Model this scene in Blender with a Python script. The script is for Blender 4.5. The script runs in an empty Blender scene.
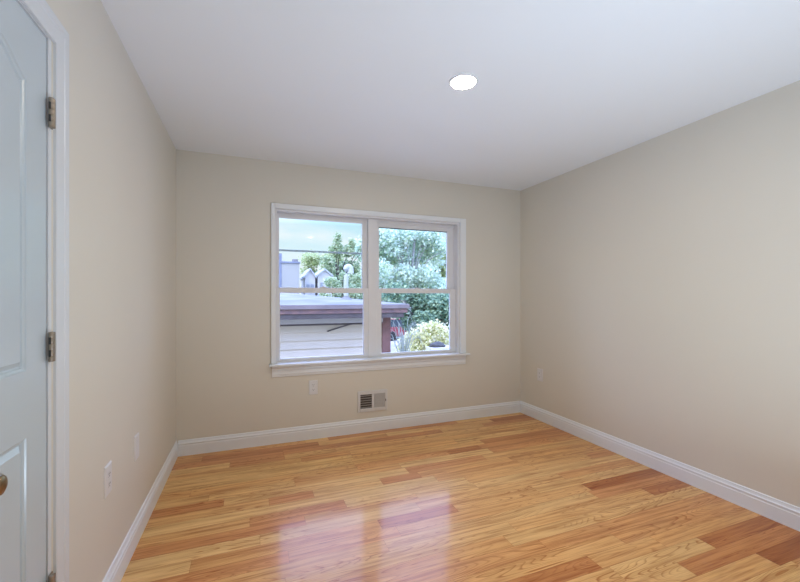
import bpy, bmesh, math, random
import numpy as np
from mathutils import Vector, Matrix
from mathutils.geometry import tessellate_polygon

scene = bpy.context.scene
COL = scene.collection
PI = math.pi

# ------------------------------------------------------------------ room constants (metres)
W, D, H = 3.3315, 3.511, 2.44          # room width, distance to the window wall, ceiling height
NEAR = -1.70                            # wall behind the photographer
# ------------------------------------------------------------------ camera
cam_d = bpy.data.cameras.new('camera')
cam_d.sensor_fit = 'HORIZONTAL'
cam_d.sensor_width = 36.0
cam_d.lens = 36.0 * 387.15 / 800.0
cam_d.shift_y = 6.5 / 800.0
cam_d.clip_start = 0.02
cam = bpy.data.objects.new('camera', cam_d)
COL.objects.link(cam)
cam.location = (0.5565, 0.0, 1.2622)
cam.rotation_euler = (PI / 2, 0, -math.radians(21.0386))
scene.camera = cam
# ------------------------------------------------------------------ exposure
vs = scene.view_settings
vs.view_transform = 'Standard'
vs.look = 'None'
vs.gamma = 1.0
vs.use_curve_mapping = False
vs.exposure = 0.0
LAMP = 242.0
SKY = 1.0


# ------------------------------------------------------------------ world: hazy sky, clouds low, deeper blue high
def build_world():
    w = bpy.data.worlds.new('sky')
    scene.world = w
    w.use_nodes = True
    nt = w.node_tree
    N, L = nt.nodes, nt.links
    N.clear()
    out = N.new('ShaderNodeOutputWorld')
    bg = N.new('ShaderNodeBackground')
    tc = N.new('ShaderNodeTexCoord')
    sep = N.new('ShaderNodeSeparateXYZ')
    L.new(tc.outputs['Generated'], sep.inputs[0])
    ramp = N.new('ShaderNodeValToRGB')
    cr = ramp.color_ramp
    cr.elements[0].position = 0.0
    cr.elements[0].color = (0.97, 1.03, 1.06, 1)
    cr.elements[1].position = 1.0
    cr.elements[1].color = (0.30, 0.42, 0.98, 1)
    for p, c in ((0.07, (0.90, 1.02, 1.06, 1)), (0.20, (0.56, 0.88, 1.0, 1)), (0.40, (0.42, 0.52, 1.0, 1))):
        e = cr.elements.new(p)
        e.color = c
    L.new(sep.outputs['Z'], ramp.inputs[0])
    mp = N.new('ShaderNodeMapping')
    mp.inputs['Scale'].default_value = (3.0, 3.0, 11.0)
    mp.inputs['Location'].default_value = (0.3, 0.1, 0.45)
    L.new(tc.outputs['Generated'], mp.inputs[0])
    nz = N.new('ShaderNodeTexNoise')
    nz.inputs['Scale'].default_value = 1.6
    nz.inputs['Detail'].default_value = 5.0
    L.new(mp.outputs[0], nz.inputs['Vector'])
    r2 = N.new('ShaderNodeValToRGB')
    r2.color_ramp.elements[0].position = 0.44
    r2.color_ramp.elements[0].color = (0, 0, 0, 1)
    r2.color_ramp.elements[1].position = 0.68
    r2.color_ramp.elements[1].color = (1, 1, 1, 1)
    L.new(nz.outputs[0], r2.inputs[0])
    low = N.new('ShaderNodeMapRange')
    low.inputs['From Min'].default_value = 0.15
    low.inputs['From Max'].default_value = 0.30
    low.inputs['To Min'].default_value = 1.0
    low.inputs['To Max'].default_value = 0.15
    L.new(sep.outputs['Z'], low.inputs['Value'])
    ml = N.new('ShaderNodeMath')
    ml.operation = 'MULTIPLY'
    L.new(r2.outputs[0], ml.inputs[0])
    L.new(low.outputs[0], ml.inputs[1])
    mix = N.new('ShaderNodeMix')
    mix.data_type = 'RGBA'
    L.new(ml.outputs[0], mix.inputs[0])
    L.new(ramp.outputs[0], mix.inputs[6])
    mix.inputs[7].default_value = (0.96, 1.03, 1.06, 1)
    L.new(mix.outputs[2], bg.inputs['Color'])
    st = N.new('ShaderNodeMapRange')
    st.inputs['From Min'].default_value = 0.18
    st.inputs['From Max'].default_value = 0.45
    st.inputs['To Min'].default_value = 0.98 * SKY
    st.inputs['To Max'].default_value = 7.2 * SKY
    L.new(sep.outputs['Z'], st.inputs['Value'])
    L.new(st.outputs[0], bg.inputs['Strength'])
    L.new(bg.outputs[0], out.inputs[0])


build_world()
# soft sun through thin cloud, from behind the house (lights the yard, not the room)
sun_d = bpy.data.lights.new('sun', 'SUN')
sun_d.energy = 2.6
sun_d.angle = math.radians(12)
sun_d.color = (1.0, 0.93, 0.80)
sun = bpy.data.objects.new('sun', sun_d)
COL.objects.link(sun)
sun.rotation_euler = Vector((0.62, 0.33, -0.71)).to_track_quat('-Z', 'Y').to_euler()
# the photographer's flash, standing low to the right of the camera and bounced off the ceiling
fl_d = bpy.data.lights.new('bounce_flash', 'AREA')
fl_d.shape = 'DISK'
fl_d.size = 0.25
fl_d.energy = 24.5
fl_d.color = (0.76, 1.0, 1.27)
fl = bpy.data.objects.new('bounce_flash', fl_d)
COL.objects.link(fl)
fl.location = (1.85, 0.25, 0.08)
fl.rotation_euler = (PI - math.radians(16), 0, 0)
fl_d.spread = math.radians(150)


# ------------------------------------------------------------------ material helpers
def mat(name, color, rough=0.5, metal=0.0, spec=0.5, coat=0.0, noise=None, bump=None):
    m = bpy.data.materials.new(name)
    m.use_nodes = True
    nt = m.node_tree
    N, L = nt.nodes, nt.links
    b = N['Principled BSDF']
    b.inputs['Base Color'].default_value = (*color, 1)
    b.inputs['Roughness'].default_value = rough
    b.inputs['Metallic'].default_value = metal
    b.inputs['Specular IOR Level'].default_value = spec
    b.inputs['Coat Weight'].default_value = coat
    tc = N.new('ShaderNodeTexCoord')
    if noise:
        scale, amount = noise[0], noise[1]
        other = noise[2] if len(noise) > 2 else tuple(c * (1 - amount) for c in color)
        nz = N.new('ShaderNodeTexNoise')
        nz.inputs['Scale'].default_value = scale
        nz.inputs['Detail'].default_value = 4
        L.new(tc.outputs['Object'], nz.inputs['Vector'])
        rp = N.new('ShaderNodeValToRGB')
        rp.color_ramp.elements[0].position = 0.35
        rp.color_ramp.elements[0].color = (*other, 1)
        rp.color_ramp.elements[1].position = 0.65
        rp.color_ramp.elements[1].color = (*color, 1)
        L.new(nz.outputs[0], rp.inputs[0])
        L.new(rp.outputs[0], b.inputs['Base Color'])
    if bump:
        nb = N.new('ShaderNodeTexNoise')
        nb.inputs['Scale'].default_value = bump[0]
        nb.inputs['Detail'].default_value = 2
        L.new(tc.outputs['Object'], nb.inputs['Vector'])
        bp = N.new('ShaderNodeBump')
        bp.inputs['Strength'].default_value = bump[1]
        bp.inputs['Distance'].default_value = 0.002
        L.new(nb.outputs[0], bp.inputs['Height'])
        L.new(bp.outputs[0], b.inputs['Normal'])
    return m


def emit(name, color, strength):
    m = bpy.data.materials.new(name)
    m.use_nodes = True
    nt = m.node_tree
    nt.nodes.clear()
    o = nt.nodes.new('ShaderNodeOutputMaterial')
    e = nt.nodes.new('ShaderNodeEmission')
    e.inputs['Color'].default_value = (*color, 1)
    e.inputs['Strength'].default_value = strength
    nt.links.new(e.outputs[0], o.inputs[0])
    return m


def glass(name):
    m = bpy.data.materials.new(name)
    m.use_nodes = True
    nt = m.node_tree
    nt.nodes.clear()
    o = nt.nodes.new('ShaderNodeOutputMaterial')
    t = nt.nodes.new('ShaderNodeBsdfTransparent')
    t.inputs['Color'].default_value = (0.965, 0.985, 0.99, 1)
    g = nt.nodes.new('ShaderNodeBsdfGlossy')
    g.inputs['Roughness'].default_value = 0.02
    f = nt.nodes.new('ShaderNodeFresnel')
    f.inputs['IOR'].default_value = 1.22
    mx = nt.nodes.new('ShaderNodeMixShader')
    nt.links.new(f.outputs[0], mx.inputs[0])
    nt.links.new(t.outputs[0], mx.inputs[1])
    nt.links.new(g.outputs[0], mx.inputs[2])
    nt.links.new(mx.outputs[0], o.inputs[0])
    return m


def leaf_mat(name, colors, rough=0.6):
    m = bpy.data.materials.new(name)
    m.use_nodes = True
    nt = m.node_tree
    N, L = nt.nodes, nt.links
    b = N['Principled BSDF']
    b.inputs['Roughness'].default_value = rough
    b.inputs['Specular IOR Level'].default_value = 0.25
    g = N.new('ShaderNodeNewGeometry')
    rp = N.new('ShaderNodeValToRGB')
    rp.color_ramp.elements[0].position = 0.0
    rp.color_ramp.elements[0].color = (*colors[0], 1)
    rp.color_ramp.elements[1].position = 1.0
    rp.color_ramp.elements[1].color = (*colors[-1], 1)
    for i, c in enumerate(colors[1:-1]):
        e = rp.color_ramp.elements.new((i + 1) / (len(colors) - 1))
        e.color = (*c, 1)
    L.new(g.outputs['Random Per Island'], rp.inputs[0])
    L.new(rp.outputs[0], b.inputs['Base Color'])
    tr = N.new('ShaderNodeBsdfTranslucent')
    L.new(rp.outputs[0], tr.inputs['Color'])
    mx = N.new('ShaderNodeMixShader')
    mx.inputs[0].default_value = 0.45
    L.new(b.outputs[0], mx.inputs[1])
    L.new(tr.outputs[0], mx.inputs[2])
    L.new(mx.outputs[0], N['Material Output'].inputs[0])
    return m


def floor_mat():
    """oak strips: tone and seed of each strip come from the mesh, the grain is procedural"""
    m = bpy.data.materials.new('oak_strip_floor')
    m.use_nodes = True
    nt = m.node_tree
    N, L = nt.nodes, nt.links
    b = N['Principled BSDF']
    at = N.new('ShaderNodeAttribute')
    at.attribute_name = 'strip'
    sp = N.new('ShaderNodeSeparateColor')
    L.new(at.outputs['Color'], sp.inputs[0])
    tone, seed = sp.outputs[0], sp.outputs[1]
    tc = N.new('ShaderNodeTexCoord')
    xyz = N.new('ShaderNodeSeparateXYZ')
    L.new(tc.outputs['Object'], xyz.inputs[0])

    def mth(op, a, c, d=None):
        n = N.new('ShaderNodeMath')
        n.operation = op
        for i, v in enumerate((a, c, d)):
            if v is None:
                continue
            if isinstance(v, (int, float)):
                n.inputs[i].default_value = v
            else:
                L.new(v, n.inputs[i])
        return n.outputs[0]

    def vec(sx, sy, off):
        c = N.new('ShaderNodeCombineXYZ')
        L.new(mth('MULTIPLY', xyz.outputs['X'], sx), c.inputs[0])
        L.new(mth('MULTIPLY', xyz.outputs['Y'], sy), c.inputs[1])
        L.new(mth('MULTIPLY', seed, off), c.inputs[2])
        return c.outputs[0]

    def noise(v, scale, detail=2.0, rough=0.5):
        n = N.new('ShaderNodeTexNoise')
        n.inputs['Scale'].default_value = scale
        n.inputs['Detail'].default_value = detail
        n.inputs['Roughness'].default_value = rough
        L.new(v, n.inputs['Vector'])
        return n.outputs[0]

    def ramp(f, stops):
        r = N.new('ShaderNodeValToRGB')
        e = r.color_ramp.elements
        e[0].position, e[0].color = stops[0][0], (*stops[0][1], 1)
        e[1].position, e[1].color = stops[-1][0], (*stops[-1][1], 1)
        for p, c in stops[1:-1]:
            k = e.new(p)
            k.color = (*c, 1)
        L.new(f, r.inputs[0])
        return r.outputs[0]

    base = ramp(tone, FLOOR_TONES)
    # cathedral grain: contour lines of a stretched noise
    n1 = noise(vec(1.1, 12.0, 60.0), 1.0, 1.2, 0.4)
    lines = mth('FRACT', mth('MULTIPLY', n1, 26.0), 0)
    gl = ramp(lines, [(0.0, (0, 0, 0)), (0.62, (0.10, 0.10, 0.10)), (0.88, (1, 1, 1)), (1.0, (0, 0, 0))])
    # where the grain is strong
    n2 = noise(vec(0.9, 5.0, 33.0), 1.3, 2.0)
    gmask = ramp(n2, [(0.38, (0.12, 0.12, 0.12)), (0.66, (1, 1, 1))])
    g = mth('MULTIPLY', gl, gmask)
    # long streaks
    n3 = noise(vec(1.6, 42.0, 91.0), 1.0, 4.0, 0.6)
    st = ramp(n3, [(0.34, (1, 1, 1)), (0.56, (0, 0, 0))])
    n4 = noise(vec(6.0, 190.0, 17.0), 1.0, 2.0, 0.6)
    po = ramp(n4, [(0.32, (1, 1, 1)), (0.5, (0, 0, 0))])
    dark = mth('ADD', mth('ADD', mth('MULTIPLY', g, 0.85), mth('MULTIPLY', st, 0.62)), mth('MULTIPLY', po, 0.32))
    dk = N.new('ShaderNodeMix')
    dk.data_type = 'RGBA'
    dk.blend_type = 'MULTIPLY'
    L.new(dark, dk.inputs[0])
    L.new(base, dk.inputs[6])
    dk.inputs[7].default_value = (0.57, 0.35, 0.20, 1)
    # broad mottling inside a strip
    n5 = noise(vec(2.2, 6.0, 47.0), 1.2, 3.0)
    mo = ramp(n5, [(0.3, (0.90, 0.87, 0.84)), (0.7, (1.06, 1.05, 1.02))])
    mm = N.new('ShaderNodeMix')
    mm.data_type = 'RGBA'
    mm.blend_type = 'MULTIPLY'
    mm.inputs[0].default_value = 1.0
    L.new(dk.outputs[2], mm.inputs[6])
    L.new(mo, mm.inputs[7])
    L.new(mm.outputs[2], b.inputs['Base Color'])
    b.inputs['Roughness'].default_value = 0.32
    b.inputs['Specular IOR Level'].default_value = 0.2
    b.inputs['Coat Weight'].default_value = 0.30
    b.inputs['Coat Roughness'].default_value = 0.11
    b.inputs['Coat IOR'].default_value = 1.5
    return m


FLOOR_TONES = [(0.0, (0.91, 0.60, 0.250)), (0.35, (0.85, 0.475, 0.175)), (0.62, (0.76, 0.36, 0.130)),
               (0.82, (0.58, 0.225, 0.064)), (1.0, (0.42, 0.138, 0.035))]

M = dict(
    wall=mat('cream_wall_paint', (0.765, 0.724, 0.638), 0.46, spec=0.5, noise=(1.7, 0.015), bump=(260, 0.06)),
    ceiling=mat('white_ceiling_paint', (0.88, 0.91, 0.94), 0.85, spec=0.15, noise=(1.4, 0.012), bump=(220, 0.05)),
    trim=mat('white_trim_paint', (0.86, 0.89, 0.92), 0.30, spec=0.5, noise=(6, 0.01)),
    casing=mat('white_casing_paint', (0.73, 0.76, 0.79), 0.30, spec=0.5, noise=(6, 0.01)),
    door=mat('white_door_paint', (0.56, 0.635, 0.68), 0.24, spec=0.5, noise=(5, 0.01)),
    vinyl=mat('white_window_vinyl', (0.80, 0.80, 0.82), 0.35, noise=(7, 0.01)),
    plate=mat('white_plastic', (0.80, 0.79, 0.80), 0.35, noise=(30, 0.01)),
    slot=mat('dark_slot', (0.05, 0.05, 0.05), 0.6, noise=(60, 0.2)),
    duct=mat('dark_duct', (0.10, 0.09, 0.085), 0.6, noise=(20, 0.2)),
    register=mat('painted_register_metal', (0.74, 0.73, 0.72), 0.4, noise=(25, 0.02)),
    nickel=mat('satin_nickel', (0.50, 0.46, 0.41), 0.30, metal=1.0, noise=(40, 0.12)),
    hinge=mat('brownish_hinge_nickel', (0.40, 0.345, 0.28), 0.38, metal=0.85, noise=(60, 0.15)),
    brassy_reflect=mat('painted_brassy_reflection', (0.34, 0.25, 0.15), 0.30, metal=1.0, noise=(40, 0.15)),
    gap_shade=mat('dark_gap_shade', (0.12, 0.13, 0.14), 0.6, noise=(30, 0.2)),
    screen=mat('grey_screen_rail', (0.42, 0.50, 0.52), 0.45, noise=(30, 0.05)),
    glass=glass('window_glass'),
    lens=emit('lit_lamp_lens', (1.0, 0.88, 0.70), LAMP),
    # outdoors
    siding=mat('pale_lap_siding', (0.55, 0.48, 0.38), 0.6, noise=(3, 0.05)),
    roofing=mat('pale_roof_membrane', (0.215, 0.21, 0.175), 0.8, noise=(1.6, 0.3, (0.13, 0.13, 0.13)), bump=(6, 0.4)),
    fascia=mat('mauve_brown_fascia', (0.22, 0.125, 0.11), 0.6, noise=(9, 0.3, (0.13, 0.085, 0.085))),
    fasciatop=mat('grey_drip_edge', (0.20, 0.165, 0.165), 0.5, noise=(6, 0.2)),
    soffit=mat('dark_soffit_wood', (0.09, 0.075, 0.075), 0.7, noise=(8, 0.3)),
    post=mat('red_brown_post', (0.20, 0.095, 0.080), 0.6, noise=(9, 0.25)),
    gutter=mat('pale_wall_cap', (0.42, 0.40, 0.37), 0.5, noise=(8, 0.05)),
    pipe=mat('pale_galvanised_pipe', (0.42, 0.45, 0.42), 0.45, noise=(8, 0.08)),
    stucco=mat('pale_stucco', (0.34, 0.33, 0.29), 0.8, noise=(1.2, 0.08)),
    whitewall=mat('white_house_wall', (0.46, 0.45, 0.41), 0.7, noise=(1.5, 0.06)),
    shingle=mat('pale_grey_roofing', (0.40, 0.42, 0.42), 0.8, noise=(3, 0.12)),
    darkwall=mat('slate_side_wall', (0.20, 0.22, 0.27), 0.8, noise=(3, 0.15)),
    wood=mat('grey_weathered_wood', (0.24, 0.23, 0.23), 0.8, noise=(9, 0.3)),
    palebark=mat('pale_grey_bark', (0.36, 0.36, 0.33), 0.9, noise=(12, 0.3)),
    bark=mat('grey_brown_bark', (0.10, 0.085, 0.075), 0.9, noise=(12, 0.4)),
    ground=mat('pale_concrete_ground', (0.50, 0.48, 0.45), 0.8, noise=(0.8, 0.12)),
    lawn=mat('dull_green_lawn', (0.16, 0.20, 0.10), 0.9, noise=(2.5, 0.3)),
    carpaint=mat('red_car_paint', (0.30, 0.05, 0.06), 0.3, coat=0.5, noise=(6, 0.05)),
    housepane=mat('grey_house_pane', (0.25, 0.27, 0.28), 0.3, noise=(6, 0.1)),
    carglass=mat('dark_car_glass', (0.05, 0.07, 0.08), 0.15, noise=(6, 0.1)),
    tyre=mat('black_rubber', (0.03, 0.03, 0.03), 0.8, noise=(30, 0.2)),
    stone=mat('dark_grey_stone', (0.07, 0.07, 0.065), 0.8, noise=(5, 0.35)),
    leaf_dark=leaf_mat('dark_blue_green_leaves', [(0.08, 0.15, 0.10), (0.17, 0.28, 0.18), (0.32, 0.45, 0.29), (0.48, 0.60, 0.34)]),
    leaf_haze=leaf_mat('haze_lightened_green_leaves', [(0.44, 0.56, 0.44), (0.62, 0.74, 0.62), (0.74, 0.82, 0.72), (0.62, 0.72, 0.42)]),  # haze over the far tree is put into these lightened leaf colours
    leaf_mid=leaf_mat('mid_green_leaves', [(0.24, 0.34, 0.20), (0.38, 0.48, 0.28), (0.52, 0.60, 0.36), (0.60, 0.64, 0.42)]),
    leaf_olive=leaf_mat('olive_green_leaves', [(0.36, 0.44, 0.22), (0.52, 0.58, 0.30), (0.66, 0.68, 0.40)]),
    leaf_yellow=leaf_mat('yellow_green_leaves', [(0.50, 0.52, 0.22), (0.70, 0.70, 0.36), (0.82, 0.78, 0.50), (0.86, 0.82, 0.62)]),
    blade=leaf_mat('pale_grey_green_stems', [(0.34, 0.38, 0.33), (0.48, 0.52, 0.47)]),
)
M['floor'] = floor_mat()


# ------------------------------------------------------------------ mesh helpers
def link(name, me, material, parent=None):
    o = bpy.data.objects.new(name, me)
    COL.objects.link(o)
    if material is not None:
        me.materials.append(material)
    if parent is not None:
        o.parent = parent
    return o


def obj(name, bm, material, parent=None, smooth=False, shift=None):
    if shift is not None:
        bmesh.ops.translate(bm, verts=bm.verts, vec=shift)
    me = bpy.data.meshes.new(name)
    bmesh.ops.recalc_face_normals(bm, faces=bm.faces)
    bm.to_mesh(me)
    bm.free()
    if smooth:
        for p in me.polygons:
            p.use_smooth = True
    return link(name, me, material, parent)


def box(bm, x0, x1, y0, y1, z0, z1, bevel=0.0):
    vs_ = [bm.verts.new((x, y, z)) for x in (x0, x1) for y in (y0, y1) for z in (z0, z1)]
    idx = ((0, 1, 3, 2), (4, 6, 7, 5), (0, 4, 5, 1), (2, 3, 7, 6), (0, 2, 6, 4), (1, 5, 7, 3))
    fs = [bm.faces.new([vs_[i] for i in f]) for f in idx]
    if bevel:
        es = list({e for f in fs for e in f.edges})
        bmesh.ops.bevel(bm, geom=es, offset=bevel, segments=2, affect='EDGES', profile=0.5)
    return vs_


def bx(*a, bevel=0.0):
    bm = bmesh.new()
    box(bm, *a, bevel=bevel)
    return bm


def lathe(bm, prof, axis='Z', at=(0, 0, 0), n=24):
    """prof: list of (radius, height); capped where radius is 0"""
    rings = []
    for r, h in prof:
        ring = []
        for k in range(n if r > 1e-6 else 1):
            a = 2 * PI * k / n
            c, s = r * math.cos(a), r * math.sin(a)
            p = {'Z': (c, s, h), 'X': (h, c, s), 'Y': (c, h, s)}[axis]
            ring.append(bm.verts.new((p[0] + at[0], p[1] + at[1], p[2] + at[2])))
        rings.append(ring)
    for a, b in zip(rings, rings[1:]):
        for k in range(n):
            k2 = (k + 1) % n
            if len(a) == 1 and len(b) > 1:
                bm.faces.new((a[0], b[k2], b[k]))
            elif len(b) == 1 and len(a) > 1:
                bm.faces.new((a[k], a[k2], b[0]))
            elif len(a) > 1:
                bm.faces.new((a[k], a[k2], b[k2], b[k]))
    return bm


def tube(bm, pts, radii, n=8):
    pts = [Vector(p) for p in pts]
    if isinstance(radii, (int, float)):
        radii = [radii] * len(pts)
    rings = []
    for i, p in enumerate(pts):
        t = (pts[min(i + 1, len(pts) - 1)] - pts[max(i - 1, 0)]).normalized()
        u = t.cross(Vector((0, 0, 1)))
        if u.length < 1e-3:
            u = t.cross(Vector((1, 0, 0)))
        u.normalize()
        v = t.cross(u)
        rings.append([bm.verts.new(p + (u * math.cos(2 * PI * k / n) + v * math.sin(2 * PI * k / n)) * radii[i])
                      for k in range(n)])
    for a, b in zip(rings, rings[1:]):
        for k in range(n):
            bm.faces.new((a[k], a[(k + 1) % n], b[(k + 1) % n], b[k]))
    bm.faces.new(rings[0])
    bm.faces.new(rings[-1][::-1])
    return bm


def prism(bm, poly, a0, a1, fn):
    """extrude a 2D polygon from a0 to a1; fn(u, v, a) -> xyz"""
    A = [bm.verts.new(fn(u, v, a0)) for u, v in poly]
    B = [bm.verts.new(fn(u, v, a1)) for u, v in poly]
    n = len(poly)
    for k in range(n):
        bm.faces.new((A[k], A[(k + 1) % n], B[(k + 1) % n], B[k]))
    bm.faces.new(A[::-1])
    bm.faces.new(B)
    return bm


def empty(name, loc=(0, 0, 0), kind=None, label=None, cat=None, group=None):
    o = bpy.data.objects.new(name, None)
    COL.objects.link(o)
    o.location = loc
    o.empty_display_size = 0.1
    return tag(o, label, cat, group, kind)


def tag(o, label=None, cat=None, group=None, kind=None):
    if label:
        o['label'] = label
    if cat:
        o['category'] = cat
    if group:
        o['group'] = group
    if kind:
        o['kind'] = kind
    return o


def structure(o, label=None, cat=None):
    return tag(o, label, cat, kind='structure')


# ------------------------------------------------------------------ the setting: floor
def build_floor():
    rng = random.Random(11)
    SW, GAP = 0.0945, 0.0007
    verts, faces, cols = [], [], []

    def strip(x0, x1, y0, y1, tone, seed):
        b = len(verts)
        e = 0.0012
        z = 0.0
        # thin chamfer all round makes the fine joint line
        outer = [(x0, y0), (x1, y0), (x1, y1), (x0, y1)]
        inner = [(x0 + e, y0 + e), (x1 - e, y0 + e), (x1 - e, y1 - e), (x0 + e, y1 - e)]
        for p in outer:
            verts.append((*p, z - 0.00002))
        for p in inner:
            verts.append((*p, z))
        faces.append((b + 4, b + 5, b + 6, b + 7))
        cols.append((tone, seed))
        for k in range(4):
            faces.append((b + k, b + (k + 1) % 4, b + 4 + (k + 1) % 4, b + 4 + k))
            cols.append((min(1.0, tone + 0.14), seed))

    # strips read off the photograph, plus pale ones lightening the window-reflection patch: (row, x from, x to, tone)
    fixed = FIXED_STRIPS
    y_top = D + 0.004
    rows = int((y_top - NEAR) / SW) + 1
    for r in range(rows):
        y1 = y_top - r * SW
        y0 = max(y1 - SW, NEAR)
        cuts = sorted([f for f in fixed if f[0] == r], key=lambda f: f[1])
        x = 0.0
        segs = []

        def fill(a, b):
            x = a
            while x < b - 1e-4:
                ln = rng.choice((0.4, 0.6, 0.8, 1.0, 1.25, 1.5, 1.8)) * rng.uniform(0.85, 1.15)
                if x == 0.0:
                    ln *= rng.uniform(0.3, 1.0)
                e = min(b, x + ln)
                if b - e < 0.18:
                    e = b
                u = rng.random()
                t = rng.uniform(0.0, 0.28) if u < 0.44 else rng.uniform(0.22, 0.50) if u < 0.84 else rng.uniform(0.50, 0.74)
                segs.append((x, e, t))
                x = e
        for f in cuts:
            if f[1] > x:
                fill(x, f[1])
            segs.append((f[1], f[2], f[3]))
            x = f[2]
        if x < W:
            fill(x, W)
        for a, b, t in segs:
            strip(a + GAP / 2, b - GAP / 2, y0 + GAP / 2, y1 - GAP / 2, t, rng.random())
    # sub-floor under the joints and slab thickness
    b = len(verts)
    for z in (-0.0025, -0.12):
        verts += [(0, NEAR, z), (W, NEAR, z), (W, y_top, z), (0, y_top, z)]
    faces += [(b, b + 1, b + 2, b + 3), (b + 7, b + 6, b + 5, b + 4)]
    cols += [(1, 0), (1, 0)]
    for k in range(4):
        faces.append((b + k, b + 4 + k, b + 4 + (k + 1) % 4, b + (k + 1) % 4))
        cols.append((1, 0))
    me = bpy.data.meshes.new('floor')
    me.from_pydata(verts, [], faces)
    ca = me.color_attributes.new('strip', 'FLOAT_COLOR', 'CORNER')
    k = 0
    for p, c in zip(me.polygons, cols):
        for _ in p.loop_indices:
            ca.data[k].color = (c[0], c[1], 0, 1)
            k += 1
    me.update()
    structure(link('floor', me, M['floor']))


FIXED_STRIPS = [(16, 2.64, W, 0.86), (15, 2.30, W, 0.10), (18, 2.96, W, 0.80), (17, 1.2, 2.6, 0.12), (18, 0.7, 1.9, 0.10), (14, 0.6, 1.5, 0.05), (14, 1.5, 2.6, 0.22), (16, 1.3, 2.64, 0.30), (19, 1.80, W, 0.10), (20, 1.95, W, 0.50),
                (21, 1.40, 2.35, 0.30), (21, 2.35, W, 0.45), (22, 2.52, W, 0.38), (23, 2.12, 2.742, 0.08), (23, 2.742, W, 0.80), (24, 2.446, W, 0.70),
                (24, 1.7, 2.446, 0.12), (25, 2.88, W, 0.97), (25, 2.10, 2.88, 0.30), (10, 0.66, 0.93, 0.60), (10, 1.39, 1.675, 0.66),
                (12, 0.55, 1.095, 0.56), (12, 1.095, 1.95, 0.0), (15, 1.225, 1.70, 0.70), (7, 2.05, 2.36, 0.76), (8, 1.60, 2.40, 0.03),
                (9, 0.40, 1.62, 0.06), (1, 2.86, W, 0.84), (2, 2.70, W, 0.66), (0, 1.2, 2.5, 0.62), (1, 0.2, 1.1, 0.72), (2, 0.0, 0.8, 0.66)]
build_floor()

# ------------------------------------------------------------------ walls and ceiling
T = 0.16
WX0, WX1, WZ0, WZ1 = 0.752, 2.566, 0.690, 2.032          # window opening
bm = bmesh.new()
box(bm, -T, WX0, D, D + T, -0.12, H + 0.1)
box(bm, WX1, W + T, D, D + T, -0.12, H + 0.1)
box(bm, WX0, WX1, D, D + T, -0.12, WZ0 - 0.016)
box(bm, WX0, WX1, D, D + T, WZ1, H + 0.1)
structure(obj('wall_far', bm, M['wall']))
structure(obj('wall_right', bx(W, W + T, NEAR - T, D, -0.12, H + 0.1), M['wall']))
DY0, DY1, DZ1 = 0.484, 1.4535, 2.040                        # closet opening in the left wall
bm = bmesh.new()
box(bm, -T, 0, DY1, D, -0.12, H + 0.1)
box(bm, -T, 0, NEAR - T, DY0, -0.12, H + 0.1)
box(bm, -T, 0, DY0, DY1, DZ1, H + 0.1)
structure(obj('wall_left', bm, M['wall']))
structure(obj('wall_near', bx(0, W, NEAR - T, NEAR, -0.12, H + 0.1), M['wall']))
structure(obj('ceiling', bx(0, W, NEAR, D, H, H + 0.1), M['ceiling']))
# closet behind the double doors
bm = bmesh.new()
box(bm, -T - 0.62, -T - 0.60, 0.2, 1.75, -0.02, H)
box(bm, -T - 0.60, -T, 0.18, 0.2, -0.02, H)
box(bm, -T - 0.60, -T, 1.75, 1.77, -0.02, H)
box(bm, -T - 0.60, 0.0, DY0, DY1, -0.04, -0.001)
structure(obj('wall_closet', bm, M['wall']))

# ------------------------------------------------------------------ baseboards: board with a stepped, moulded cap
BASE = [(0, 0), (0.015, 0), (0.015, 0.080), (0.0125, 0.084), (0.0125, 0.090), (0.0145, 0.093), (0.0145, 0.099),
        (0.010, 0.104), (0.0075, 0.112), (0.006, 0.121), (0.0, 0.124)]
bm = prism(bmesh.new(), BASE, 0.0155, W - 0.0155, lambda u, v, a: (a, D - u, v))
structure(obj('baseboard_far', bm, M['trim']))
bm = prism(bmesh.new(), BASE, 1.5405, D, lambda u, v, a: (u, a, v))
structure(obj('baseboard_left', bm, M['trim']))
bm = prism(bmesh.new(), BASE, NEAR, D, lambda u, v, a: (W - u, a, v))
structure(obj('baseboard_right', bm, M['trim']))
bm = prism(bmesh.new(), BASE, 0.0155, W - 0.0155, lambda u, v, a: (a, NEAR + u, v))
structure(obj('baseboard_near', bm, M['trim']))


# ------------------------------------------------------------------ closet doors and casing on the left wall
def inset(poly, d):
    """inset a counter-clockwise polygon by d"""
    n = len(poly)
    out = []
    for i in range(n):
        p0, p1, p2 = Vector(poly[i - 1]), Vector(poly[i]), Vector(poly[(i + 1) % n])
        e1, e2 = (p1 - p0).normalized(), (p2 - p1).normalized()
        n1, n2 = Vector((-e1.y, e1.x)), Vector((-e2.y, e2.x))
        m_ = n1 + n2
        m_ = m_ / max(m_.dot(m_) / 2, 0.2)
        q = p1 + m_ * d
        out.append((q.x, q.y))
    return out


# (inset, depth): sticking moulding, flat groove, raised field
PANEL = [(0, 0), (0.003, -0.0035), (0.008, -0.0055), (0.011, -0.0100), (0.015, -0.0100), (0.026, -0.003), (0.028, -0.0015)]


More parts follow.
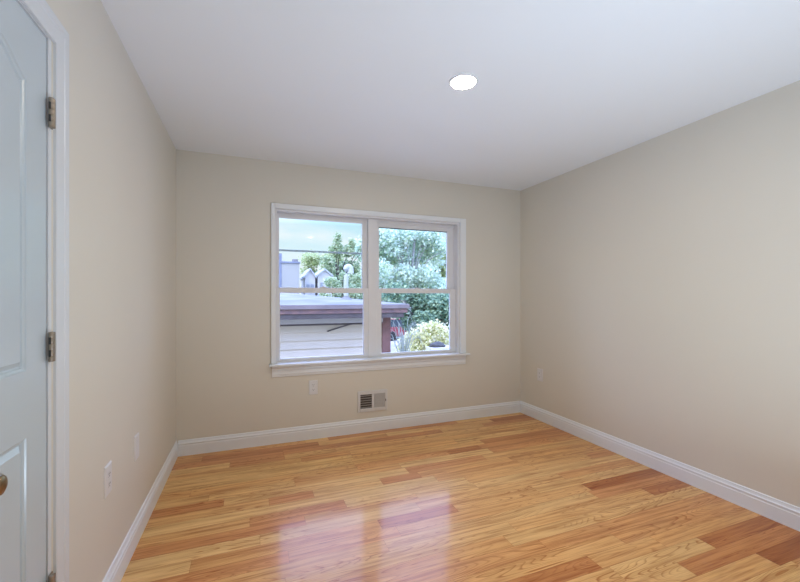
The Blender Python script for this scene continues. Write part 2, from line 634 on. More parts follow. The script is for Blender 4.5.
def door_slab(y0, y1, z0, z1, x):
    """two-panel door face at x, arched upper panel; y runs along the wall"""
    bm = bmesh.new()
    s = 0.106
    py0, py1 = y0 + s, y1 - s
    mid = (py0 + py1) / 2
    half = (py1 - py0) / 2
    side, rise = 1.845, 0.056
    arch = []
    for k in range(25):
        t = 1 - 2 * k / 24.0
        arch.append((mid + half * t, side + rise * (0.5 + 0.5 * math.cos(PI * t)) ** 0.8))
    upper = [(py0, 1.066), (py1, 1.066)] + arch
    lower = [(py0, 0.24), (py1, 0.24), (py1, 0.887), (py0, 0.887)]
    outer = [(y0, z0), (y1, z0), (y1, z1), (y0, z1)]
    loops = [outer, upper, lower]
    flat = [p for lp in loops for p in lp]
    vv = [bm.verts.new((x, p[0], p[1])) for p in flat]
    for t in tessellate_polygon([[Vector((p[0], p[1], 0)) for p in lp] for lp in loops]):
        try:
            bm.faces.new([vv[i] for i in t])
        except ValueError:
            pass
    off = len(outer)
    for lp in (upper, lower):
        prev = vv[off:off + len(lp)]
        off += len(lp)
        for d, dep in PANEL[1:]:
            q = inset(lp, d)
            cur = [bm.verts.new((x + dep, p[0], p[1])) for p in q]
            for k in range(len(lp)):
                k2 = (k + 1) % len(lp)
                bm.faces.new((prev[k], prev[k2], cur[k2], cur[k]))
            prev = cur
        bm.faces.new(prev)
    # edges and back
    bk = [bm.verts.new((x - 0.035, p[0], p[1])) for p in outer]
    for k in range(4):
        bm.faces.new((vv[k], vv[(k + 1) % 4], bk[(k + 1) % 4], bk[k]))
    bm.faces.new(bk)
    return bm


def hinge(parent, y, z):
    """butt hinge seen from the knuckle side: square knuckle block, leaves and pin"""
    bm = bx(0.0005, 0.0150, y - 0.0035, y + 0.0075, z - 0.0435, z + 0.0435, bevel=0.0018)
    h = obj('hinge', bm, M['hinge'], parent)
    bm = bmesh.new()
    zz = -0.0435
    for k in range(5):
        lathe(bm, [(0, zz + 0.0003), (0.0058, zz + 0.0003), (0.0062, zz + 0.001), (0.0062, zz + 0.0162), (0.0058, zz + 0.0170), (0, zz + 0.0170)],
              'Z', (0.0085, y - 0.0045, z), 14)
        zz += 0.0174
    obj('hinge_pin', bm, M['hinge'], h, True)
    obj('hinge_leaf', bx(0.0012, 0.0040, y + 0.0076, y + 0.019, z - 0.043, z + 0.043, bevel=0.0006), M['hinge'], h)
    bm = bmesh.new()
    for q in (-0.0185, 0.0185):
        box(bm, 0.0050, 0.0105, y - 0.0122, y - 0.0100, z + q - 0.0100, z + q + 0.0100, bevel=0.0005)
    tag(obj('knuckle_slot', bm, M['slot'], h), 'dark slot in the hinge knuckle')
    return h


def knob(parent, y, z):
    bm = lathe(bmesh.new(), [(0.0, 0.070), (0.008, 0.0695), (0.016, 0.067), (0.023, 0.062), (0.0275, 0.054), (0.0285, 0.047), (0.026, 0.040),
                             (0.019, 0.033), (0.0125, 0.028), (0.0115, 0.020), (0.012, 0.008), (0.0, 0.008)], 'X', (0, y, z), 32)
    k = tag(obj('knob', bm, M['nickel'], parent, True), 'round satin nickel door knob')
    bm = lathe(bmesh.new(), [(0.0, 0.0), (0.033, 0.0), (0.033, 0.003), (0.030, 0.007), (0.020, 0.010), (0.012, 0.011), (0, 0.011)], 'X', (0, y, z), 32)
    obj('rosette', bm, M['nickel'], k, True)
    bm = lathe(bmesh.new(), [(0.0, 0.0712), (0.012, 0.0700), (0.0195, 0.0665), (0.0205, 0.064), (0, 0.064)], 'X', (0, y, z), 32)
    obj('knob_face', bm, M['brassy_reflect'], k, True)  # brassy reflection on the nickel, put into this disc's colour
    return k


XD = -0.004                                                  # door face just behind the wall plane
d1 = structure(empty('door_1', (0, 0, 0)), 'white arched two-panel closet door with knob, hinged beside the left wall casing', 'door')
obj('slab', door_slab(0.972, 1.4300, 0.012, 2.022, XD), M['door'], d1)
for z in (1.806, 1.117, 0.402):
    hinge(d1, 1.4335, z)
knob(d1, 1.064, 0.866)
d2 = structure(empty('door_2', (0, 0, 0)), 'second white closet door leaf beyond the left edge of view', 'door')
obj('slab', door_slab(0.506, 0.968, 0.012, 2.022, XD), M['door'], d2)
hinge(d2, 0.5030, 1.806)

# jambs and moulded casing
CAS = [(0, 0), (0, 0.0105), (0.006, 0.0125), (0.034, 0.0135), (0.052, 0.0145), (0.056, 0.0175), (0.062, 0.019), (0.070, 0.0185),
       (0.075, 0.0165), (0.080, 0.0165), (0.088, 0.0175), (0.0905, 0.015), (0.0905, 0)]
CAS = [(u * 0.84, v * 0.72) for u, v in CAS]
CW = 0.0905 * 0.84
bm = bmesh.new()
ci0, ci1, cz = 0.4790, 1.4640, 2.030
prism(bm, [(u, v) for u, v in CAS], 0.0, cz + CW, lambda u, v, a: (v, ci1 + u, min(a, cz + u) if a > 1 else a))
prism(bm, [(u, v) for u, v in CAS], 0.0, cz + CW, lambda u, v, a: (v, ci0 - u, min(a, cz + u) if a > 1 else a))
prism(bm, [(u, v) for u, v in CAS], 0, 1, lambda u, v, a: (v, (ci0 - u) if a == 0 else (ci1 + u), cz + u))
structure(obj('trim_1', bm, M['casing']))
bm = bmesh.new()
box(bm, -T, -0.0005, 1.4345, 1.4540, 0, 2.0405)
box(bm, -T, -0.0005, 0.4830, 0.5005, 0, 2.0405)
box(bm, -T, -0.0005, 0.5005, 1.4345, 2.0255, 2.0405)
box(bm, -0.060, -0.042, 1.424, 1.4345, 0, 2.0255)
box(bm, -0.060, -0.042, 0.5005, 0.512, 0, 2.0255)
box(bm, -0.060, -0.042, 0.512, 1.424, 2.012, 2.0255)
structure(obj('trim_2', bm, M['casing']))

# ------------------------------------------------------------------ window: twin double-hung unit with casing, stool and apron
win = structure(empty('window_1', (0, 0, 0)), 'white twin double-hung window with stool and apron on the far wall', 'window')
bm = bmesh.new()
cth = 0.020
OX0, OX1, OZ1 = 0.717, 2.632, 2.076
box(bm, OX0, WX0, D - cth, D, WZ0, OZ1, bevel=0.003)
box(bm, WX1, OX1, D - cth, D, WZ0, OZ1, bevel=0.003)
box(bm, WX0, WX1, D - cth + 0.0002, D, WZ1, OZ1, bevel=0.003)
obj('casing', bm, M['trim'], win)
obj('stool', bx(0.700, 2.656, D - 0.066, D + 0.070, 0.674, WZ0, bevel=0.003), M['trim'], win)
bm = bmesh.new()
prism(bm, [(0, 0.672), (0.020, 0.672), (0.020, 0.655), (0.016, 0.650), (0.016, 0.630), (0.0135, 0.627), (0.0135, 0.598), (0.011, 0.592),
           (0.008, 0.575), (0.005, 0.572), (0, 0.572)], OX0 + 0.006, OX1, lambda u, v, a: (a, D - u, v))
obj('apron', bm, M['trim'], win)
# jamb liners around the opening and outer vinyl frame
MX0, MX1 = 1.600, 1.686                                      # mullion post
bm = bmesh.new()
fr = 0.016
box(bm, WX0, WX0 + fr, D + 0.002, D + T, WZ0, WZ1)
box(bm, WX1 - 0.022, WX1, D + 0.002, D + T, WZ0, WZ1)
box(bm, WX0 + fr, WX1 - 0.022, D + 0.002, D + T, WZ1 - 0.016, WZ1)
box(bm, WX0 + fr, WX1 - 0.022, D + 0.060, D + T, WZ0, WZ0 + 0.010)
obj('jamb_liner', bm, M['vinyl'], win)
obj('mullion', bx(MX0, MX1, D + 0.045, D + T, WZ0, WZ1 - 0.016, bevel=0.003), M['vinyl'], win)


def sash(x0, x1, z0, z1, px0, px1, pz0, pz1, y, name_seed=0):
    """one sash: stiles and rails around a glazing bead and one pane; y is the front face"""
    th = 0.030
    bm = bmesh.new()
    box(bm, x0, px0, y, y + th, z0, z1, bevel=0.002)
    box(bm, px1, x1, y, y + th, z0, z1, bevel=0.002)
    box(bm, px0, px1, y, y + th, z0, pz0, bevel=0.002)
    box(bm, px0, px1, y, y + th, pz1, z1, bevel=0.002)
    s = obj('sash', bm, M['vinyl'], win)
    obj('pane', bx(px0 - 0.001, px1 + 0.001, y + 0.014, y + 0.018, pz0 - 0.001, pz1 + 0.001), M['glass'], s)
    return s


YU, YL = D + 0.088, D + 0.052                                # upper sash outside, lower sash inside
sash(WX0 + fr, MX0, 1.318, WZ1 - 0.016, 0.789, 1.553, 1.352, 1.974, YU)
low1 = sash(WX0 + fr, MX0, WZ0 - 0.004, 1.350, 0.794, 1.556, 0.722, 1.304, YL)
up2 = sash(MX1, WX1 - 0.022, 1.318, 1.990, 1.722, 2.470, 1.354, 1.950, YU)
low2 = sash(MX1, WX1 - 0.022, WZ0 - 0.004, 1.350, 1.735, 2.486, 0.722, 1.305, YL)
for s, xc in ((low1, 1.175), (low2, 2.110)):
    bm = bmesh.new()
    box(bm, xc - 0.028, xc + 0.028, YL + 0.006, YL + 0.026, 1.350, 1.358, bevel=0.002)
    lathe(bm, [(0, 1.358), (0.010, 1.358), (0.010, 1.364), (0, 1.365)], 'Z', (xc, YL + 0.016, 0), 12)
    obj('sash_lock', bm, M['vinyl'], s)
# stop above the right upper sash and a dark bar coloured as the shade in its gap
obj('head_stop', bx(MX1, WX1 - 0.022, YU - 0.012, YU + 0.030, 1.990, WZ1 - 0.016, bevel=0.002), M['vinyl'], win)
obj('gap_shade_bar', bx(1.722, 2.470, YU + 0.002, YU + 0.013, 1.942, 1.951), M['gap_shade'], up2)
obj('screen_rail', bx(0.770, 1.600, YU + 0.036, YU + 0.050, 1.680, 1.697, bevel=0.002), M['screen'], win)

# ------------------------------------------------------------------ ceiling lights
def downlight(x, y, label):
    t = empty('recessed_light', (x, y, H), None, label, 'ceiling light', None)
    bm = lathe(bmesh.new(), [(0.0655, -0.004), (0.0665, -0.0075), (0.071, -0.0085), (0.078, -0.006), (0.0805, -0.001), (0.0805, 0.0), (0.0655, 0.0)], n=48)
    obj('trim_ring', bm, M['trim'], t, True)
    bm = lathe(bmesh.new(), [(0.0652, 0.0), (0.0652, -0.0042), (0.050, -0.0058), (0.025, -0.0066), (0.0, -0.0068)], n=48)
    tag(obj('lens', bm, M['lens'], t, True), 'glowing white lens')
    return t


downlight(1.637, 1.846, 'lit round recessed light in the white ceiling, in front of the window')
downlight(1.637, -0.45, 'unseen round lamp added in the ceiling behind the viewpoint for brightness')  # unseen extra lamp, added to brighten the near end of the room


# ------------------------------------------------------------------ outlets: plate with two sockets
def outlet(name, loc, rotz, label, cat='outlet', duplex=True):
    """built facing -Y, back at y = 0, centred on its loc"""
    t = empty(name, loc, None, label, cat)
    t.rotation_euler = (0, 0, rotz)
    w, h, d = 0.039, 0.0635, 0.0065
    bm = bmesh.new()
    a = [(-w, -h), (w, -h), (w, h), (-w, h)]
    lo = [bm.verts.new((x, 0, z)) for x, z in a]
    md = [bm.verts.new((x, -d * 0.45, z)) for x, z in a]
    up = [bm.verts.new((x * 0.90, -d, z * 0.935)) for x, z in a]
    for p, q in ((lo, md), (md, up)):
        for k in range(4):
            bm.faces.new((p[k], p[(k + 1) % 4], q[(k + 1) % 4], q[k]))
    bm.faces.new(up)
    bm.faces.new(lo[::-1])
    obj('cover_plate', bm, M['plate'], t)
    if duplex:
        for s in (-1, 1):
            zc = 0.0205 * s
            bm = bmesh.new()
            poly = []
            for k in range(24):
                an = 2 * PI * k / 24
                poly.append((max(-0.0135, min(0.0135, 0.0172 * math.cos(an))), zc + 0.0140 * max(-0.93, min(0.93, math.sin(an)))))
            prism(bm, poly, -d + 0.0005, -d - 0.0022, lambda u, v, a_: (u, a_, v))
            so = obj('socket', bm, M['plate'], t)
            bm = bmesh.new()
            for sx, hh in ((-0.0063, 0.0042), (0.0063, 0.0034)):
                box(bm, sx - 0.0011, sx + 0.0011, -d - 0.0026, -d - 0.0015, zc + 0.0015 - hh + 0.003, zc + 0.0015 + hh + 0.003)
            lathe(bm, [(0, -d - 0.0026), (0.0024, -d - 0.0026), (0.0024, -d - 0.0015), (0, -d - 0.0015)], 'Y', (0, 0, zc - 0.0062), 10)
            obj('socket_slots', bm, M['slot'], so)
        bm = lathe(bmesh.new(), [(0, -d - 0.0012), (0.0030, -d - 0.0008), (0.0032, -d + 0.0004), (0, -d + 0.0004)], 'Y', (0, 0, 0), 12)
        obj('screw', bm, M['register'], t)
    else:
        bm = bmesh.new()
        box(bm, -0.0165, 0.0165, -d - 0.0016, -d + 0.0005, -0.0335, 0.0335, bevel=0.0008)
        obj('insert', bm, M['plate'], t)
        for s in (-1, 1):
            bm = lathe(bmesh.new(), [(0, -d - 0.0010), (0.0026, -d - 0.0006), (0.0028, -d + 0.0004), (0, -d + 0.0004)], 'Y', (0, 0, s * 0.0484), 12)
            obj('screw', bm, M['register'], t)
    return t


outlet('wall_outlet', (0.0, 1.932, 0.508), PI / 2, 'white duplex outlet on the left wall, nearer to the closet door')
outlet('wall_plate', (0.0, 2.362, 0.488), PI / 2, 'white wall plate on the left wall, farther from the closet door', 'wall plate', False)
outlet('wall_outlet', (1.0755, D, 0.459), 0.0, 'white duplex outlet on the far wall below the window sill')
outlet('wall_outlet', (W, 3.198, 0.467), -PI / 2, 'white duplex outlet on the right wall near the far corner')


# ------------------------------------------------------------------ supply register under the window
def register():
    x0, x1, z0, z1 = 1.482, 1.774, 0.190, 0.386
    t = empty('wall_register', ((x0 + x1) / 2, D, z0), None, 'white two-bank air vent low on the far wall beneath the window', 'vent')
    cx = (x0 + x1) / 2
    f = lambda x: x - cx
    L0, L1, R0, R1 = 1.508, 1.620, 1.639, 1.749
    bz0, bz1 = 0.221 - z0, 0.352 - z0
    hh = z1 - z0
    bm = bmesh.new()
    dd = 0.011
    box(bm, f(x0), f(L0), -dd, 0, 0, hh, bevel=0.0025)
    box(bm, f(R1), f(x1), -dd, 0, 0, hh, bevel=0.0025)
    box(bm, f(L1), f(R0), -dd, 0, bz0, bz1)
    box(bm, f(L0), f(R1), -dd, 0, 0, bz0, bevel=0.0025)
    box(bm, f(L0), f(R1), -dd, 0, bz1, hh, bevel=0.0025)
    obj('face_frame', bm, M['register'], t)
    obj('duct_opening', bx(f(L0), f(R1), -0.0022, -0.0006, bz0, bz1), M['duct'], t)

    bm = bmesh.new()                                         # left bank: five horizontal vanes, open
    n = 6
    for k in range(n):
        zc = bz0 + (k + 0.5) * (bz1 - bz0) / n
        pts = [(-0.0100, zc + 0.0012), (-0.0100, zc - 0.0002), (-0.0025, zc - 0.0052), (-0.0025, zc - 0.0038)]
        prism(bm, pts, f(L0), f(L1), lambda u, v, a: (a, u, v))
    obj('vane_bank', bm, M['register'], t)
    bm = bmesh.new()                                         # right bank: vanes turned nearly shut
    n = 12
    for k in range(n):
        xc = f(R0) + (k + 0.5) * (R1 - R0) / n
        prism(bm, [(xc - 0.0047, -0.0026), (xc - 0.0040, -0.0024), (xc + 0.0022, -0.0088), (xc + 0.0014, -0.0092)], bz0, bz1, lambda u, v, a: (u, v, a))
    obj('vane_bank', bm, M['register'], t)
    bm = bmesh.new()
    box(bm, f(1.752), f(1.758), -0.020, -dd + 0.001, 0.088, 0.106, bevel=0.001)
    tag(obj('damper_lever', bm, M['duct'], t), 'dark damper lever')


register()

# ------------------------------------------------------------------ outdoors
GZ = -1.62
bm = bx(-40, 90, D + T + 0.02, 120, GZ - 0.3, GZ)
structure(obj('ground', bm, M['ground']), 'pale paved yard outside the window', 'ground')
tag(structure(obj('lawn', bx(-30, 60, 26.5, 80, GZ, GZ + 0.02), M['lawn'])), 'green lawn under the far trees', 'lawn')


def neighbour_house():
    t = empty('neighbouring_house', (0, 7.0, GZ), None, 'low pale-sided house with a flat roof just outside the window', 'house')
    o = Vector((0, -7.0, -GZ))

    def part(name, bm, m, parent=t):
        return obj(name, bm, M[m], parent, shift=o)
    # lap siding: saw-tooth profile
    lap = 0.145
    prof = [(0.20, 0.80)]
    z = 0.80
    z = 0.500 + 2 * lap
    prof = [(0.2, z), (0.004, z)]
    while z > GZ:
        zn = max(z - lap, GZ)
        prof += [(-0.024, zn), (0.006, zn)]
        z = zn
    prof += [(0.2, GZ)]
    part('siding_wall', prism(bmesh.new(), prof, -4.0, 2.88, lambda u, v, a: (a, 7.0 + u, v)), 'siding')
    part('side_wall', bx(2.85, 2.95, 7.16, 9.9, GZ, 1.0), 'siding')
    part('wall_cap', bx(-4.0, 2.88, 6.930, 7.19, 0.798, 0.90, bevel=0.006), 'gutter')
    part('batten', bx(-4.0, 2.872, 6.955, 7.0, 0.765, 0.7979), 'soffit')
    bm = bmesh.new()
    box(bm, 2.872, 3.04, 6.95, 7.12, GZ, 0.92, bevel=0.006)
    for k in range(11):
        box(bm, 2.868, 3.044, 6.946, 7.124, GZ + 0.1 + k * 0.22, GZ + 0.112 + k * 0.22)
    part('corner_post', bm, 'post')
    # eave: drip edge, fascia boards, soffit
    part('drip_edge', bx(-4.3, 3.27, 6.555, 6.60, 1.065, 1.137, bevel=0.005), 'fasciatop')
    bm = bmesh.new()
    box(bm, -4.3, 3.24, 6.585, 6.625, 0.985, 1.066, bevel=0.004)
    box(bm, 3.20, 3.24, 6.626, 9.7, 0.985, 1.10, bevel=0.004)
    x = -4.0
    while x < 3.2:
        box(bm, x, x + 0.012, 6.580, 6.590, 0.985, 1.062)
        x += 0.73
    part('fascia', bm, 'fascia')
    bm = bmesh.new()
    box(bm, -4.3, 3.17, 6.600, 6.72, 0.90, 0.984, bevel=0.004)
    box(bm, -4.3, 3.20, 6.72, 7.20, 0.895, 0.93)
    part('soffit', bm, 'soffit')
    # roof deck: pale membrane, rising to the back left
    top = [(-4.3, 6.56, 1.138), (3.25, 6.56, 1.140), (3.24, 9.55, 1.208), (1.357, 12.0, 1.412), (-4.3, 14.5, 1.60)]
    bm = bmesh.new()
    A = [bm.verts.new(p) for p in top]
    c = bm.verts.new((0.2, 9.6, 1.285))
    B = [bm.verts.new((p[0], p[1], 1.07)) for p in top]
    for k in range(5):
        k2 = (k + 1) % 5
        bm.faces.new((A[k], A[k2], c))
        bm.faces.new((A[k], B[k], B[k2], A[k2]))
    bm.faces.new(B[::-1])
    part('roof', bm, 'roofing')
    # gooseneck vent
    vx, vy = 2.70, 9.2
    bm = bmesh.new()
    tube(bm, [(vx, vy, 1.15), (vx, vy, 1.80)], 0.055, 14)
    vp = part('vent_pipe', bm, 'pipe')
    pts = [(vx, vy, 1.78)] + [(vx + 0.052 * (1 - math.cos(a)), vy, 1.945 + 0.06 * math.sin(a)) for a in [PI * k / 8 for k in range(9)]] + [(vx + 0.106, vy, 1.85)]
    bm = bmesh.new()
    tube(bm, pts, [0.058] + [0.068 + 0.001 * k for k in range(9)] + [0.082], 14)
    part('vent_hood', bm, 'pipe', vp)
    bm = lathe(bmesh.new(), [(0.058, 1.30), (0.075, 1.27), (0.16, 1.20), (0.18, 1.16), (0, 1.16)], 'Z', (vx, vy, 0), 16)
    part('flashing', bm, 'roofing', vp)
    # thin conduit running down from the eave
    bm = bmesh.new()
    tube(bm, [(1.836, 6.962, 0.655), (2.22, 6.955, 0.765), (2.36, 6.948, 0.785), (2.70, 6.945, 0.795)], 0.012, 8)
    part('conduit', bm, 'soffit')


neighbour_house()


def leaves(n, lobes, size, rng, squash=0.75, droop=0.0, shell=0.5):
    """n leaf cards spread through the lobes (cx, cy, cz, rx, ry, rz)"""
    g = np.random.default_rng(rng)
    lob = np.array(lobes, float)
    vol = lob[:, 3] * lob[:, 4] + lob[:, 3] * lob[:, 5]
    pick = g.choice(len(lob), n, p=vol / vol.sum())
    d = g.normal(size=(n, 3))
    d /= np.linalg.norm(d, axis=1)[:, None]
    r = shell + (1 - shell) * g.random(n) ** 0.6
    r *= 1 + 0.16 * g.normal(size=n)
    P = lob[pick, :3] + d * r[:, None] * lob[pick, 3:6]
    # leaf frames
    a = g.normal(size=(n, 3))
    a[:, 2] = a[:, 2] * 0.5 - droop
    a /= np.linalg.norm(a, axis=1)[:, None]
    b = np.cross(a, g.normal(size=(n, 3)))
    b /= np.linalg.norm(b, axis=1)[:, None]
    s = size * (0.6 + 0.8 * g.random(n))[:, None]
    a *= s
    b *= s * squash * 0.5
    V = np.stack([P - a * 0.5, P + b - a * 0.05, P + a * 0.6, P - b - a * 0.05], 1).reshape(-1, 3)
    F = np.arange(n * 4).reshape(-1, 4)
    return V, F


def foliage(name, parent, n, lobes, size, seed, m, **k):
    V, F = leaves(n, lobes, size, seed, **k)
    me = bpy.data.meshes.new(name)
    me.from_pydata(V.tolist(), [], F.tolist())
    return link(name, me, M[m], parent)


def tree(name, loc, label, lobes, m, n, size, seed, trunk_r=0.16, cat='tree', **k):
    """lobes are relative to the foot of the trunk"""
    t = empty(name, loc, None, label, cat, k.pop('group', None))
    rnd = random.Random(seed)
    bm = bmesh.new()
    zt = max(l[2] for l in lobes)
    lo = min(l[2] for l in lobes)
    p, path = Vector((0, 0, 0)), []
    steps = 6
    for i in range(steps + 1):
        path.append((p.x, p.y, zt * i / steps))
        p += Vector((rnd.uniform(-.1, .1), rnd.uniform(-.1, .1), 0)) * (zt / 6)
    tube(bm, path, [trunk_r * (1 - 0.12 * i) for i in range(steps + 1)], 9)
    for l in lobes:
        b0 = Vector(path[max(1, min(steps - 1, int(steps * l[2] / zt * 0.6)))])
        e = Vector(l[:3])
        mid_ = b0.lerp(e, 0.5) + Vector((0, 0, 0.12 * (e - b0).length))
        tube(bm, [b0, mid_, e], [trunk_r * 0.32, trunk_r * 0.17, trunk_r * 0.05], 6)
    obj('trunk', bm, M['palebark' if m == 'leaf_haze' else 'bark'], t)
    foliage('foliage', t, n, lobes, size, seed, m, **k)
    return t


R_ = random.Random(5)


def lobes_in(x0, x1, z0, z1, n, r, depth=1.6, seed=0):
    rr = random.Random(seed)
    out = []
    for _ in range(n):
        q = r * rr.uniform(0.7, 1.25)
        out.append((rr.uniform(x0 + q * 0.7, x1 - q * 0.7), rr.uniform(-depth, depth), rr.uniform(z0 + q * 0.5, z1 - q * 0.7), q, q, q * 0.8))
    return out


# right-hand trees (seen through the right pane)
tree('leafy_tree', (10.1, 20.0, GZ), 'dark blue-green tree filling the lower right pane behind the yellow-green shrub',
     lobes_in(-3.4, 2.6, 0.9, 3.7, 24, 0.75, 0.9, 1), 'leaf_dark', 17000, 0.17, 21, 0.20)
tree('pale_tree', (13.0, 29.5, GZ), 'tall tree with haze lightened into its green leaves, behind the dark tree in the right panes',
     lobes_in(-5.3, 3.4, 2.4, 9.0, 36, 1.0, 1.4, 2), 'leaf_haze', 20000, 0.24, 22, 0.24, droop=0.7)
tree('olive_tree', (18.2, 35.0, GZ), 'olive-yellow tree at the right edge of the right upper pane',
     lobes_in(-2.3, 3.3, 1.8, 9.6, 16, 1.2, 1.4, 3), 'leaf_olive', 9000, 0.30, 23, 0.20)
# left-hand trees
tree('leafy_tree', (6.0, 25.0, GZ), 'mid-green tree with feathery top behind the roof vent',
     lobes_in(-1.6, 2.5, 2.1, 5.7, 17, 0.62, 0.9, 4) + [(-0.3, 0, 5.9, 0.5, 0.4, 0.5), (-0.15, 0, 6.6, 0.26, 0.25, 0.5), (0.55, 0, 5.9, 0.45, 0.4, 0.4),
                                                      (0.75, 0, 6.4, 0.25, 0.25, 0.4), (1.75, 0, 6.2, 0.5, 0.4, 0.6), (1.9, 0, 6.8, 0.28, 0.3, 0.4)],
     'leaf_mid', 13000, 0.17, 24, 0.15, shell=0.25)
tree('olive_tree', (5.2, 33.8, GZ), 'olive-green rounded tree above the white houses in the left upper pane',
     lobes_in(-0.8, 3.0, 2.3, 7.0, 30, 0.72, 0.9, 5), 'leaf_olive', 15000, 0.19, 25, 0.16, shell=0.3)
tree('leafy_shrub', (4.2, 16.4, GZ), 'low grey-green shrubbery in front of the white houses',
     lobes_in(-1.1, 1.7, 1.9, 3.95, 22, 0.27, 0.5, 6), 'leaf_mid', 5200, 0.10, 26, 0.05, cat='shrub', shell=0.2)
# shrub beside the neighbouring house
t = empty('flowering_shrub', (6.22, 12.1, GZ), None, 'bushy yellow-green shrub beside the neighbouring house', 'shrub')
bm = bmesh.new()
for k in range(9):
    an = 2 * PI * k / 9
    tube(bm, [(0.05 * math.cos(an), 0.05 * math.sin(an), 0), (0.25 * math.cos(an), 0.2 * math.sin(an), 0.7), (0.65 * math.cos(an), 0.4 * math.sin(an), 1.5)],
         [0.025, 0.018, 0.006], 6)
obj('stems', bm, M['bark'], t)
sl = [(0.0, 0, 1.55, 0.50, 0.45, 0.46), (-0.62, 0, 1.22, 0.40, 0.4, 0.40), (0.45, 0.0, 1.60, 0.42, 0.4, 0.38), (-0.85, -0.1, 0.85, 0.30, 0.36, 0.36),
      (-0.1, -0.2, 1.05, 0.50, 0.4, 0.5), (0.15, -0.1, 1.86, 0.34, 0.3, 0.22), (0.70, 0.1, 1.40, 0.26, 0.3, 0.26), (0.0, 0.0, 0.55, 0.6, 0.5, 0.5),
      (-0.40, 0.0, 1.60, 0.30, 0.3, 0.22), (0.40, -0.2, 1.0, 0.25, 0.3, 0.3)]
sl = [tuple((l[0] * 1.13, l[1], l[2], l[3] * 1.12, l[4], l[5])) for l in sl]
foliage('foliage', t, 6500, sl, 0.085, 31, 'leaf_yellow', shell=0.3)
# arching pale stems between house corner and shrub
t = empty('arching_grass', (4.95, 11.1, GZ), None, 'pale arching grassy stems between house corner and yellow-green shrub', 'grass')
bm = bmesh.new()
rr = random.Random(8)
for k in range(26):
    an = rr.uniform(0, 2 * PI)
    ln = rr.uniform(0.35, 0.95)
    ht = rr.uniform(1.55, 2.35)
    c, s = math.cos(an), 0.6 * math.sin(an)
    pts = [(0.03 * c, 0.03 * s, 0), (ln * 0.12 * c, ln * 0.12 * s, ht * 0.55), (ln * 0.45 * c, ln * 0.45 * s, ht * 0.93), (ln * 0.75 * c, ln * 0.75 * s, ht),
           (ln * c, ln * s, ht * 0.86)]
    tube(bm, pts, [0.011, 0.010, 0.009, 0.007, 0.003], 5)
tag(obj('stems', bm, M['blade'], t), None)
# low garden wall with a dark boulder on it, in front of the shrub
o = obj('garden_wall', bx(5.72, 8.2, 10.75, 11.15, 0, 1.33, bevel=0.015), M['ground'])
o.location = (0, 0, GZ)
tag(o, 'low pale garden wall in front of the yellow-green shrub', 'wall')
bm = bmesh.new()
bmesh.ops.create_icosphere(bm, subdivisions=3, radius=1.0)
for v in bm.verts:
    f = 1 + 0.12 * math.sin(5 * v.co.x + 1) * math.cos(4 * v.co.y) + 0.07 * math.sin(9 * v.co.z + 3 * v.co.x)
    v.co = Vector((v.co.x * 0.26 * f, v.co.y * 0.17 * f, max(v.co.z, -0.35) * 0.12 * f + 0.040))
o = obj('boulder', bm, M['stone'], None, True)
o.location = (6.03, 10.95, GZ + 1.33)
tag(o, 'dark rounded boulder on the low wall below the yellow-green shrub', 'boulder')


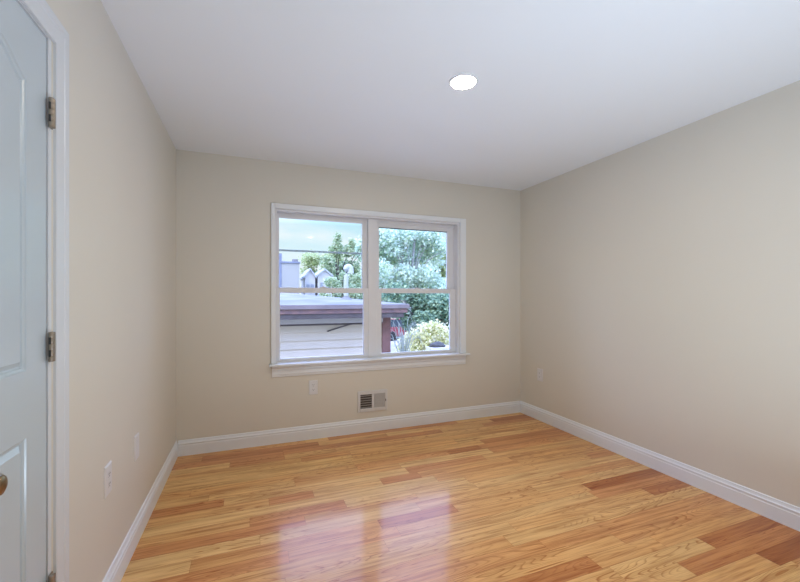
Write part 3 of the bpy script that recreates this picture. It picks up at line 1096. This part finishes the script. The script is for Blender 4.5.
# red car parked beyond the house corner
def red_car(x, y):
    t = empty('car', (x, y, GZ), None, 'red car parked beyond the corner of the pale-sided house', 'car')
    body = [(-2.1, 0.28), (2.1, 0.28), (2.15, 0.62), (2.0, 0.84), (1.1, 0.92), (-1.95, 0.92), (-2.15, 0.75)]
    bm = prism(bmesh.new(), body, -0.85, 0.85, lambda u, v, a: (u, a, v))
    bmesh.ops.bevel(bm, geom=bm.edges[:], offset=0.05, segments=2, affect='EDGES')
    obj('body', bm, M['carpaint'], t)
    cab = [(1.05, 0.9), (0.45, 1.38), (-1.25, 1.40), (-1.85, 0.9)]
    bm = prism(bmesh.new(), cab, -0.74, 0.74, lambda u, v, a: (u, a, v))
    obj('cabin_glass', bm, M['carglass'], t)
    bm = bx(-1.25, 0.45, -0.72, 0.72, 1.37, 1.43, bevel=0.02)
    obj('car_roof', bm, M['carpaint'], t)
    for sx in (-1.35, 1.35):
        for sy in (-0.8, 0.8):
            bm = lathe(bmesh.new(), [(0, -0.1), (0.28, -0.1), (0.32, -0.06), (0.32, 0.06), (0.28, 0.1), (0, 0.1)], 'Y', (sx, sy, 0.32), 20)
            obj('wheel', bm, M['tyre'], t)


red_car(10.6, 25.0)


# white buildings far left
def far_block():
    t = empty('stucco_building', (2.2, 18.0, GZ), None, 'pale flat-topped building at the left of the left upper pane', 'building')
    bm = bx(-0.36, 0.40, 0, 3.0, 0, 4.42)
    obj('wall', bm, M['stucco'], t)
    obj('parapet', bx(-0.40, 0.44, -0.04, 3.04, 4.42, 4.50, bevel=0.01), M['darkwall'], t)
    obj('side_bay', bx(-0.62, -0.362, 0.02, 3.0, 0, 4.85), M['darkwall'], t)
    obj('chimney', bx(0.16, 0.40, 0.5, 0.9, 4.5, 4.66), M['wood'], t)


far_block()


def gable_house(x, y, w, zw, zr, label):
    t = empty('white_house', (x, y, GZ), None, label, 'house')
    bm = bmesh.new()
    prism(bm, [(-w / 2, 0), (w / 2, 0), (w / 2, zw), (0, zr), (-w / 2, zw)], 0, 2.0, lambda u, v, a: (u, a, v))
    obj('wall', bm, M['whitewall'], t)
    bm = bmesh.new()
    for s in (-1, 1):
        prism(bm, [(0, zr + 0.01), (s * (w / 2 + 0.06), zw - 0.10), (s * (w / 2 + 0.06), zw - 0.01), (0, zr + 0.10)], -0.08, 2.06, lambda u, v, a: (u, a, v))
    obj('roof', bm, M['shingle'], t)
    for s in (-1, 1):
        obj('window', bx(s * w * 0.22 - 0.07, s * w * 0.22 + 0.07, -0.03, 0.0, zw - 0.75, zw - 0.40), M['housepane'], t)


gable_house(3.36, 20.0, 0.50, 3.95, 4.28, 'small white gabled house right of the flat-topped building')
gable_house(4.10, 20.0, 0.72, 4.05, 4.28, 'wider white gabled house left of the roof vent')
# pole beside the flat-topped building
t = empty('utility_pole', (1.98, 22.0, GZ), None, 'thin grey utility pole left of the flat-topped building', 'pole')
bm = bmesh.new()
tube(bm, [(0, 0, 0), (0, 0, 4.9)], [0.07, 0.05], 10)
obj('pole', bm, M['wood'], t)
obj('crossarm', bx(-0.35, 0.35, -0.04, 0.04, 4.55, 4.63), M['wood'], t)
